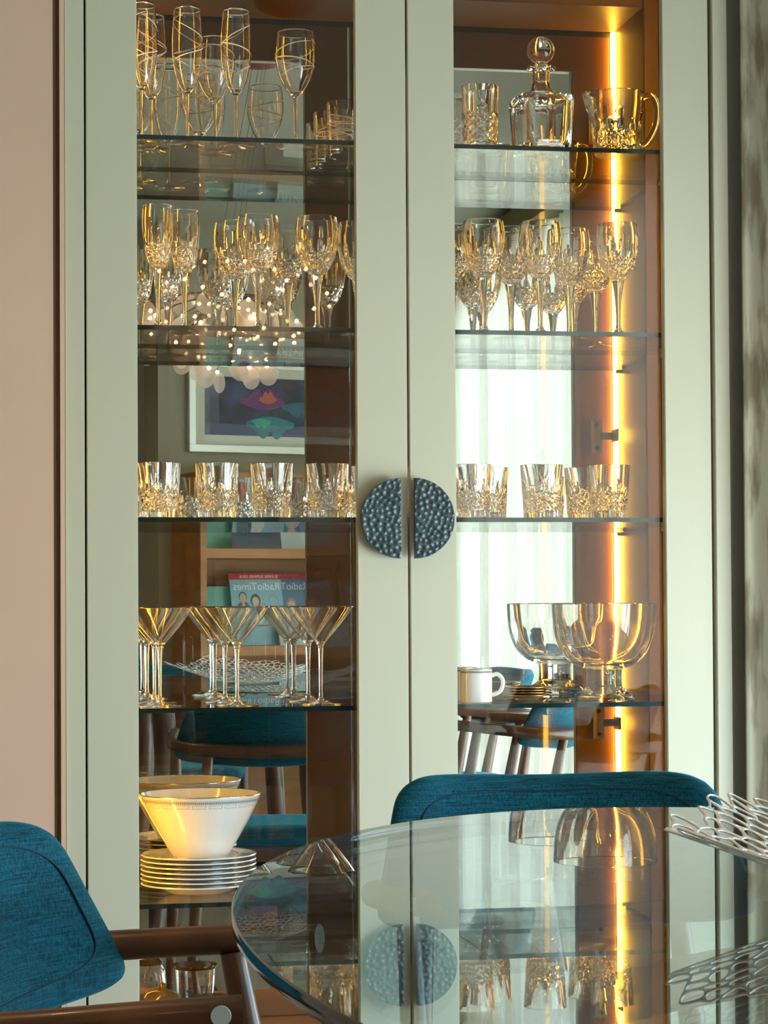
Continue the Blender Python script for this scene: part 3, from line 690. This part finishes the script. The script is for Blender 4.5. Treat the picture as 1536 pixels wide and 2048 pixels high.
# ------------------------------------------------------------------ chairs
m_plug = mat('pale_plug', (.62, .68, .76), .35)
def make_chair():
    """local +y is the way the sitter faces; origin on the floor under the seat"""
    r = empty('dining_chair'); r['category'] = 'chair'
    # padded back: curved in plan, reclined, domed corners
    bm = bmesh.new(); nu, nvv = 28, 16; W2, th = .211, .018
    def cen(u, v):
        hh = .088+.006*max(v, 0)-.004*u*u; zc = .6825-.004*math.cos(u*3.2)
        z = zc+v*hh; x = W2*u*(1-.06*v); y = -.235+.085*abs(u)**2.2-(z-.66)*.38
        return Vector((x, y, z))
    def sq(a, b):   # square to squircle
        return a*math.sqrt(1-b**8*.12)*(1-.04*b), b*math.sqrt(1-a**12*.30)
    G_ = {}
    for side in (0, 1):
        for i in range(nu+1):
            for j in range(nvv+1):
                a, b = -1+2*i/nu, -1+2*j/nvv; u, v = sq(a, b); c = cen(u, v)
                e_ = min(1-abs(a), 1-abs(b)); t_ = th*(min(1, e_/.16+.0))**.5 if e_ > 0 else 0
                du = (cen(u+.01, v)-cen(u-.01, v)); dv_ = (cen(u, v+.01)-cen(u, v-.01)); nn = du.cross(dv_).normalized()
                if e_ <= 0 and side: G_[1, i, j] = G_[0, i, j]; continue
                G_[side, i, j] = bm.verts.new(c+nn*(t_ if side else -t_*1.0))
    for side in (0, 1):
        for i in range(nu):
            for j in range(nvv):
                q = (G_[side, i, j], G_[side, i+1, j], G_[side, i+1, j+1], G_[side, i, j+1]); bm.faces.new(q if side == 0 else q[::-1])
    bmesh.ops.recalc_face_normals(bm, faces=bm.faces[:])
    pad = obj('backrest', bm, m_teal, r, True); ss = pad.modifiers.new('s', 'SUBSURF'); ss.levels = 1; ss.render_levels = 1
    bm = bmesh.new(); ring = []          # stitched seam just inside the front edge
    for k in range(121):
        a_ = 2*PI*k/120; ca, sa = math.cos(a_), math.sin(a_); p = 5; q = (abs(ca)**p+abs(sa)**p)**(-1/p); u, v = sq(.86*ca*q, .72*sa*q); c = cen(u, v)
        du = (cen(u+.01, v)-cen(u-.01, v)); dv_ = (cen(u, v+.01)-cen(u, v-.01)); nn = du.cross(dv_).normalized(); s_ = -1 if nn.y > 0 else 1
        ring.append(c-nn*s_*(th*.985))
    tube(bm, ring, .0011, 6, False); obj('seam', bm, mat('seam_thread', (.0, .03, .05), .8), pad, True)
    # seat
    bm = bmesh.new(); n = 64; rings = []
    for (s, z) in ((.0, .452), (.6, .455), (.9, .452), (.985, .444), (1, .432), (.985, .420), (.93, .412), (.0, .410)):
        if s == 0: rings.append([bm.verts.new((0, 0, z))]); continue
        rg = []
        for k in range(n):
            a_ = 2*PI*k/n; ca, sa = math.cos(a_), math.sin(a_); p = 3.6; q = (abs(ca)**p+abs(sa)**p)**(-1/p); rg.append(bm.verts.new((.205*s*q*ca*(1+.04*sa), -.035+.185*s*q*sa, z)))
        rings.append(rg)
    for a, b in zip(rings, rings[1:]):
        for k in range(n):
            k2 = (k+1) % n
            if len(a) == 1: bm.faces.new((a[0], b[k], b[k2]))
            elif len(b) == 1: bm.faces.new((a[k], b[0], a[k2]))
            else: bm.faces.new((a[k], b[k], b[k2], a[k2]))
    bmesh.ops.recalc_face_normals(bm, faces=bm.faces[:]); obj('seat', bm, m_teal, r, True)
    # steam-bent arm hoop
    P = [(-.192, .055, .660), (-.207, -.02, .656), (-.220, -.11, .649), (-.214, -.19, .643), (-.158, -.245, .638), (-.08, -.273, .635), (0, -.281, .634),
         (.08, -.273, .635), (.158, -.245, .638), (.214, -.19, .643), (.220, -.11, .649), (.207, -.02, .656), (.192, .055, .660)]
    pts = smoothpts(P, 5); bm = bmesh.new(); tube(bm, pts, [.0135+.002*math.sin(PI*i/(len(pts)-1)) for i in range(len(pts))], 16); obj('arm_hoop', bm, m_wood, r, 60)
    for s in (-1, 1):
        bm = bmesh.new(); tube(bm, [(s*.203, -.030, .644), (s*.198, .010, .44), (s*.208, .080, 0)], [.0125, .0165, .0105], 14); obj('leg', bm, m_wood, r, 60)
        bm = bmesh.new(); tube(bm, [(s*.206, .041, .6595), (s*.2105, .0413, .6597)], .0078, 24); o = obj('dowel_plug', bm, m_plug, r, 60); o['label'] = 'pale round plug at the arm end'
        bm = bmesh.new(); tube(bm, [(s*.150, -.2425, .636), (s*.165, -.205, .44), (s*.20, -.245, 0)], [.0115, .0165, .0105], 14); obj('leg', bm, m_wood, r, 60)
    bm = bmesh.new(); box(bm, -.185, .185, .020, .045, .372, .409, bev=.004); obj('seat_rail', bm, m_wood, r)
    bm = bmesh.new(); box(bm, -.15, .15, -.21, -.185, .372, .409, bev=.004); obj('seat_rail', bm, m_wood, r)
    for s in (-1, 1):
        bm = bmesh.new(); tube(bm, [(s*.190, .03, .39), (s*.165, -.19, .39)], .014, 12); obj('seat_rail', bm, m_wood, r)
    return r
ch = make_chair()
def put_chair(o, x, y, ang, label):
    o.location = (x, y, 0); o.rotation_euler = (0, 0, ang); o['label'] = label; o['group'] = 'teal dining chairs round the glass table'; return o
put_chair(ch, .648, -1.235, PI-.03, 'teal dining chair at the table end nearest the cabinet, back to the doors')
c2_ = put_chair(copy_tree(ch), .200, -1.65, -PI/2-.30, 'teal dining chair left of the table, its walnut arms reaching right')
put_chair(copy_tree(ch), 1.30, -1.62, PI/2+.50, 'teal dining chair right of the table, nearer the cabinet, mirrored below the punch bowl')
put_chair(copy_tree(ch), 1.33, -2.45, PI/2-.1, 'teal dining chair on the right side of the table, farther from the cabinet')
put_chair(copy_tree(ch), .62, -3.10, .05, 'teal dining chair at the table end farthest from the cabinet, seen only mirrored')

# ------------------------------------------------------------------ chandelier
HX, HY, HZ = .657, -2.1, 1.84
cd = tag(empty('chandelier', (HX, HY, HZ)), 'branching chandelier of thin stems, tiny warm bulbs and frosted petals, mirrored in the left door', 'chandelier')
can = obj('ceiling_canopy', lathe([(0, -.055), (.045, -.052), (.072, -.038), (.085, -.012), (.088, 0), (0, 0)], 40), m_rose, cd, 50); can.location = (.09, .12, CZ-HZ)
for dx, dy in ((-.03, .02), (.02, -.03), (.03, .03), (0, 0)):
    bm = bmesh.new(); tube(bm, [(dx, dy, .01), (.09+dx*.6, .12+dy*.6, CZ-HZ-.05)], .0006, 5); obj('wire', bm, m_brass, cd)
obj('hub', lathe([(0, -.02), (.012, -.016), (.016, 0), (.012, .016), (0, .02)], 20), m_brass, cd, True)
rnd = random.Random(21); tips = []
m_petal = sheer('frosted_petal', (.8, .74, .72), .62)
pet_me = None
for k in range(26):
    az = k*2.39996; el = math.radians(rnd.uniform(-70, 14)); L = rnd.uniform(.09, .16)
    d1 = Vector((math.cos(az)*math.cos(el), math.sin(az)*math.cos(el), math.sin(el)))
    a = d1*.012; b = d1*L; bm = bmesh.new(); tube(bm, [a, b], .0022, 6); st = obj('branch', bm, m_brass, cd)
    for j in range(2 if k % 2 else 3):
        d2 = (d1+Vector((rnd.uniform(-.6, .6), rnd.uniform(-.6, .6), rnd.uniform(-.75, .15)))).normalized(); c = b+d2*rnd.uniform(.05, .11)
        bm = bmesh.new(); tube(bm, [b, c], .0016, 5); obj('twig', bm, m_brass, st)
        bm = bmesh.new(); bmesh.ops.create_icosphere(bm, subdivisions=1, radius=.0058); o = obj('bulb', bm, m_bulb, st, True); o.location = c+d2*.004
        # petal: thin frosted disc hanging beyond the bulb
        if pet_me is None:
            bm = bmesh.new(); n = 20; f_ = [bm.verts.new((0.026*math.cos(2*PI*q/n)*(1-.25*math.cos(2*PI*q/n)*0), .0, -.030+.031*math.sin(2*PI*q/n))) for q in range(n)]
            g_ = [bm.verts.new((v.co.x, .0014, v.co.z)) for v in f_]; bm.faces.new(f_); bm.faces.new(g_[::-1])
            for q in range(n): bm.faces.new((f_[q], g_[q], g_[(q+1) % n], f_[(q+1) % n]))
            o = obj('petal', bm, m_petal, st); pet_me = o.data
        else:
            o = bpy.data.objects.new('petal', pet_me); COL.objects.link(o); o.parent = st
        o.location = c+d2*.007; o.rotation_euler = (rnd.uniform(-.7, .7), rnd.uniform(-.5, .5), rnd.uniform(-.9, .9))

# ------------------------------------------------------------------ back of the room: picture, magazine rack
def wt(o): o.location = A0; o.rotation_euler = (0, 0, ANG); return o
pic = wt(tag(empty('framed_picture'), 'wide framed dark abstract print of purple and blue petal shapes above the magazine rack', 'picture'))
pa, pbb, pz0, pz1 = .10, 1.02, 1.575, 1.945
def pbx(name, a, b, z0, z1, y0, y1, m, par=pic, bev=.002): bm = bmesh.new(); box(bm, a, b, y0, y1, z0, z1, bev=bev); return obj(name, bm, m, par)
mf = mat('silver_gilt_frame', (.62, .60, .52), .25, .6)
pbx('frame', pa, pbb, pz0, pz0+.028, .001, .035, mf); pbx('frame', pa, pbb, pz1-.028, pz1, .001, .035, mf)
pbx('frame', pa, pa+.028, pz0+.0285, pz1-.0285, .001, .035, mf); pbx('frame', pbb-.028, pbb, pz0+.0285, pz1-.0285, .001, .035, mf)
pbx('mount', pa+.028, pbb-.028, pz0+.028, pz1-.028, .002, .012, mat('cream_mount', (.66, .64, .55), .7), bev=0)
pbx('print', pa+.075, pbb-.07, pz0+.070, pz1-.065, .0121, .0135, noisy('night_print', (.006, .006, .02), (.03, .05, .16), 14, .4, lo=.45, hi=.7), bev=0)
pbx('print', pa+.075, pbb-.07, pz0+.070, pz0+.115, .0136, .0139, mat('indigo_print', (.04, .05, .17), .5), bev=0).__setitem__('label', 'indigo lower band of the print')
def petals(cx_, cz_, w_, h_, col, y, up=1, seed=1):
    rr = random.Random(seed); bm = bmesh.new(); n = 26; top = []
    for k in range(n+1):
        t = k/n; e_ = math.sin(PI*t)**.7; z = e_*(.55+.45*abs(math.cos(t*PI*3)))*h_+rr.uniform(-.004, .004); top.append((cx_+(t-.5)*w_, cz_+up*z))
    bot = [(cx_+(t/n-.5)*w_, cz_-up*math.sin(PI*t/n)*h_*.35) for t in range(n-1, 0, -1)]
    vs = [bm.verts.new((a, y, b)) for a, b in top+bot]; bm.faces.new(vs); r_ = bmesh.ops.extrude_face_region(bm, geom=bm.faces[:]); 
    for v in [g for g in r_['geom'] if isinstance(g, bmesh.types.BMVert)]: v.co.y += .0004
    bmesh.ops.recalc_face_normals(bm, faces=bm.faces[:]); return bm
for i, (a, b, c, d, col, up) in enumerate([(.43, 1.775, .20, .065, (.17, .025, .15), 1), (.60, 1.77, .18, .05, (.02, .10, .18), -1), (.46, 1.70, .22, .07, (.03, .20, .26), -1), (.45, 1.79, .08, .04, (.5, .12, .05), 1), (.42, 1.705, .09, .03, (.04, .40, .25), -1)]):
    obj('printed_shape', petals(a, b, c, d, col, .0142+i*.0005, up, i), mat('print_ink', col, .5), pic)
# pbx('picture_glass', pa+.029, pbb-.029, pz0+.029, pz1-.029, .0205, .0225, m_door_glass, bev=0)
# magazine rack
rk = wt(tag(empty('magazine_rack'), 'teak wall rack with sloping shelves of magazines, seen mirrored through the left door', 'rack'))
def rb(name, a, b, z0, z1, y0, y1, m=m_teak, par=rk, bev=.002): return pbx(name, a, b, z0, z1, y0, y1, m, par, bev)
ra, rbb = .035, .99
rb('side_panel', ra, ra+.028, .0, 1.48, .001, .30); rb('side_panel', rbb-.028, rbb, .0, 1.48, .001, .30)
rb('back_panel', ra+.0285, rbb-.0285, .05, 1.47, .002, .014); rb('top_board', ra+.0285, rbb-.0285, 1.452, 1.48, .015, .285)
boards = [1.165, .785, .42]
for z in boards: rb('shelf_board', ra+.0285, rbb-.0285, z-.02, z+.018, .015, .285)
for z in boards[:2]:
    bm = bmesh.new(); tube(bm, [(ra+.029, .275, z+.10), (rbb-.029, .275, z+.10)], .004, 8); obj('retaining_bar', bm, m_steel, rk, True)
def ink(c): return mat('cover_ink', c, .35, coat=.3)
def txt(body, size, x, y, z, m, par):
    cu = bpy.data.curves.new('lettering', 'FONT'); cu.body = body; cu.size = size; cu.extrude = .0003
    t = bpy.data.objects.new('lettering', cu); COL.objects.link(t)
    dg = bpy.context.evaluated_depsgraph_get(); me = bpy.data.meshes.new_from_object(t.evaluated_get(dg)); bpy.data.objects.remove(t)
    me.materials.append(m); o = bpy.data.objects.new('lettering', me); COL.objects.link(o); o.parent = par
    o.location = (x, y, z); o.rotation_euler = (PI/2, 0, PI); return o
def head(par, cx_, cz_, s, skin, hair, coat_, y, long_=False):
    def disc(name, a, b, w_, h_, m, yy):
        bm = bmesh.new(); n = 18; vs = [bm.verts.new((a+w_*math.cos(2*PI*k/n), yy, b+h_*math.sin(2*PI*k/n))) for k in range(n)]; bm.faces.new(vs)
        o = obj(name, bm, m, par); return o
    disc('printed_hair', cx_, cz_+s*.15, s*(1.0 if long_ else .8), s*(1.25 if long_ else .95), ink(hair), y); disc('printed_face', cx_, cz_-s*.05, s*.66, s*.9, ink(skin), y+.0003)
    disc('printed_coat', cx_, cz_-s*2.6, s*1.5, s*1.9, ink(coat_), y+.0001)
    disc('printed_collar', cx_, cz_-s*1.25, s*.32, s*.55, ink(skin), y+.0002)
def magazine(a, z, w_, h_, col, label, depth=.262, lean=.0, title=None, extra=None):
    """cover faces the room (+y local); hung in rack coordinates"""
    g = empty('magazine'); tag(g, label, 'magazine', 'magazines in the rack')
    base = Matrix.Rotation(ANG, 4, 'Z'); p = base @ Vector((a, depth-.03, z)); g.location = A0+p
    g.rotation_euler = (math.radians(14+lean), 0, ANG)
    bm = bmesh.new(); box(bm, -w_/2, w_/2, -.006, 0, 0, h_); obj('pages', bm, m_paper, g)
    bm = bmesh.new(); box(bm, -w_/2, w_/2, .0001, .0007, 0, h_); obj('cover', bm, ink(col), g)
    if extra: extra(g, w_, h_)
    return g
def x_rt(g, w_, h_):
    bm = bmesh.new(); box(bm, -w_/2, w_/2, .0008, .0011, h_-.026, h_); obj('red_banner', bm, ink((.55, .02, .03)), g)
    txt('BUMPER SUMMER ISSUE', .016, w_/2-.012, .0014, h_-.019, ink((.9, .8, .75)), g)
    txt('RadioTimes', .0425, w_/2-.008, .0014, h_-.068, ink((.85, .88, .88)), g)
    head(g, -.008, h_-.115, .022, (.62, .42, .33), (.03, .015, .01), (.55, .62, .62), .0012, True)
    head(g, -.062, h_-.100, .022, (.55, .34, .25), (.012, .01, .01), (.03, .05, .10), .0018)
    txt('THE', .010, .09, .0014, .15, ink((.7, .1, .1)), g); txt('FINALE', .012, .10, .0014, .135, ink((.7, .1, .1)), g)
def x_rt2(g, w_, h_):
    bm = bmesh.new(); box(bm, -w_/2, w_/2, .0008, .0011, h_-.02, h_); obj('red_banner', bm, ink((.4, .02, .03)), g)
    txt('RadioTimes', .0425, w_/2-.008, .0014, h_-.064, ink((.45, .55, .66)), g)
    head(g, .02, h_-.13, .024, (.60, .42, .34), (.3, .22, .15), (.4, .4, .42), .0012, True); head(g, -.045, h_-.125, .024, (.6, .44, .36), (.15, .1, .07), (.2, .18, .17), .0018)
def x_tr(g, w_, h_): txt('Traveller', .052, w_/2-.006, .0014, h_-.075, ink((.65, .62, .55)), g); txt('THE BEST OF THE SEASON', .012, w_/2-.012, .0014, h_-.095, ink((.5, .48, .42)), g)
def x_co(g, w_, h_): txt('COUNTRY', .044, w_/2-.008, .0014, h_-.055, ink((.85, .88, .88)), g)
zB, zT = boards[1]+.019, boards[0]+.019
magazine(.19, zB, .20, .24, (.10, .42, .33), 'green covered magazine at the left end of the lower rack shelf', .195)
magazine(.335, zB, .222, .293, (.22, .42, .50), 'light blue celebrity magazine with a red banner on the lower rack shelf', .235, extra=x_rt)
magazine(.475, zB, .222, .290, (.05, .12, .22), 'dark blue celebrity magazine behind the light blue one', .205, extra=x_rt2)
magazine(.715, zB, .215, .285, (.10, .075, .05), 'dark travel magazine at the right of the lower rack shelf', .225, extra=x_tr)
magazine(.855, zB, .21, .27, (.25, .2, .15), 'brown covered magazine at the far right of the lower rack shelf', .19)
magazine(.50, zB-.0, .21, .095, (.42, .55, .56), 'low pale blue magazine standing in front on the lower rack shelf', .278, extra=x_co)
magazine(.20, zT, .20, .22, (.12, .45, .34), 'green covered magazine on the upper rack shelf', .19)
magazine(.30, zT, .21, .085, (.02, .02, .05), 'dark booklet standing low at the front of the upper rack shelf', .275)
magazine(.45, zT, .21, .25, (.45, .48, .48), 'pale grey magazine on the upper rack shelf', .235)
magazine(.62, zT, .21, .26, (.5, .30, .28), 'dusty pink magazine on the upper rack shelf', .195)
magazine(.74, zT, .18, .25, (.55, .56, .54), 'off white magazine on the upper rack shelf', .215)
magazine(.86, zT, .18, .25, (.10, .12, .14), 'charcoal magazine at the right end of the upper rack shelf', .18)
bx_ = wt(tag(empty('storage_box'), 'pale cardboard box of envelopes low in the rack', 'box'))
bm = bmesh.new(); box(bm, .42, .80, .06, .24, boards[2]+.0185, boards[2]+.27, bev=.003); obj('box_body', bm, m_paper, bx_)
bm = bmesh.new(); box(bm, .50, .66, .2405, .2415, boards[2]+.12, boards[2]+.18); obj('box_label', bm, m_white, bx_)
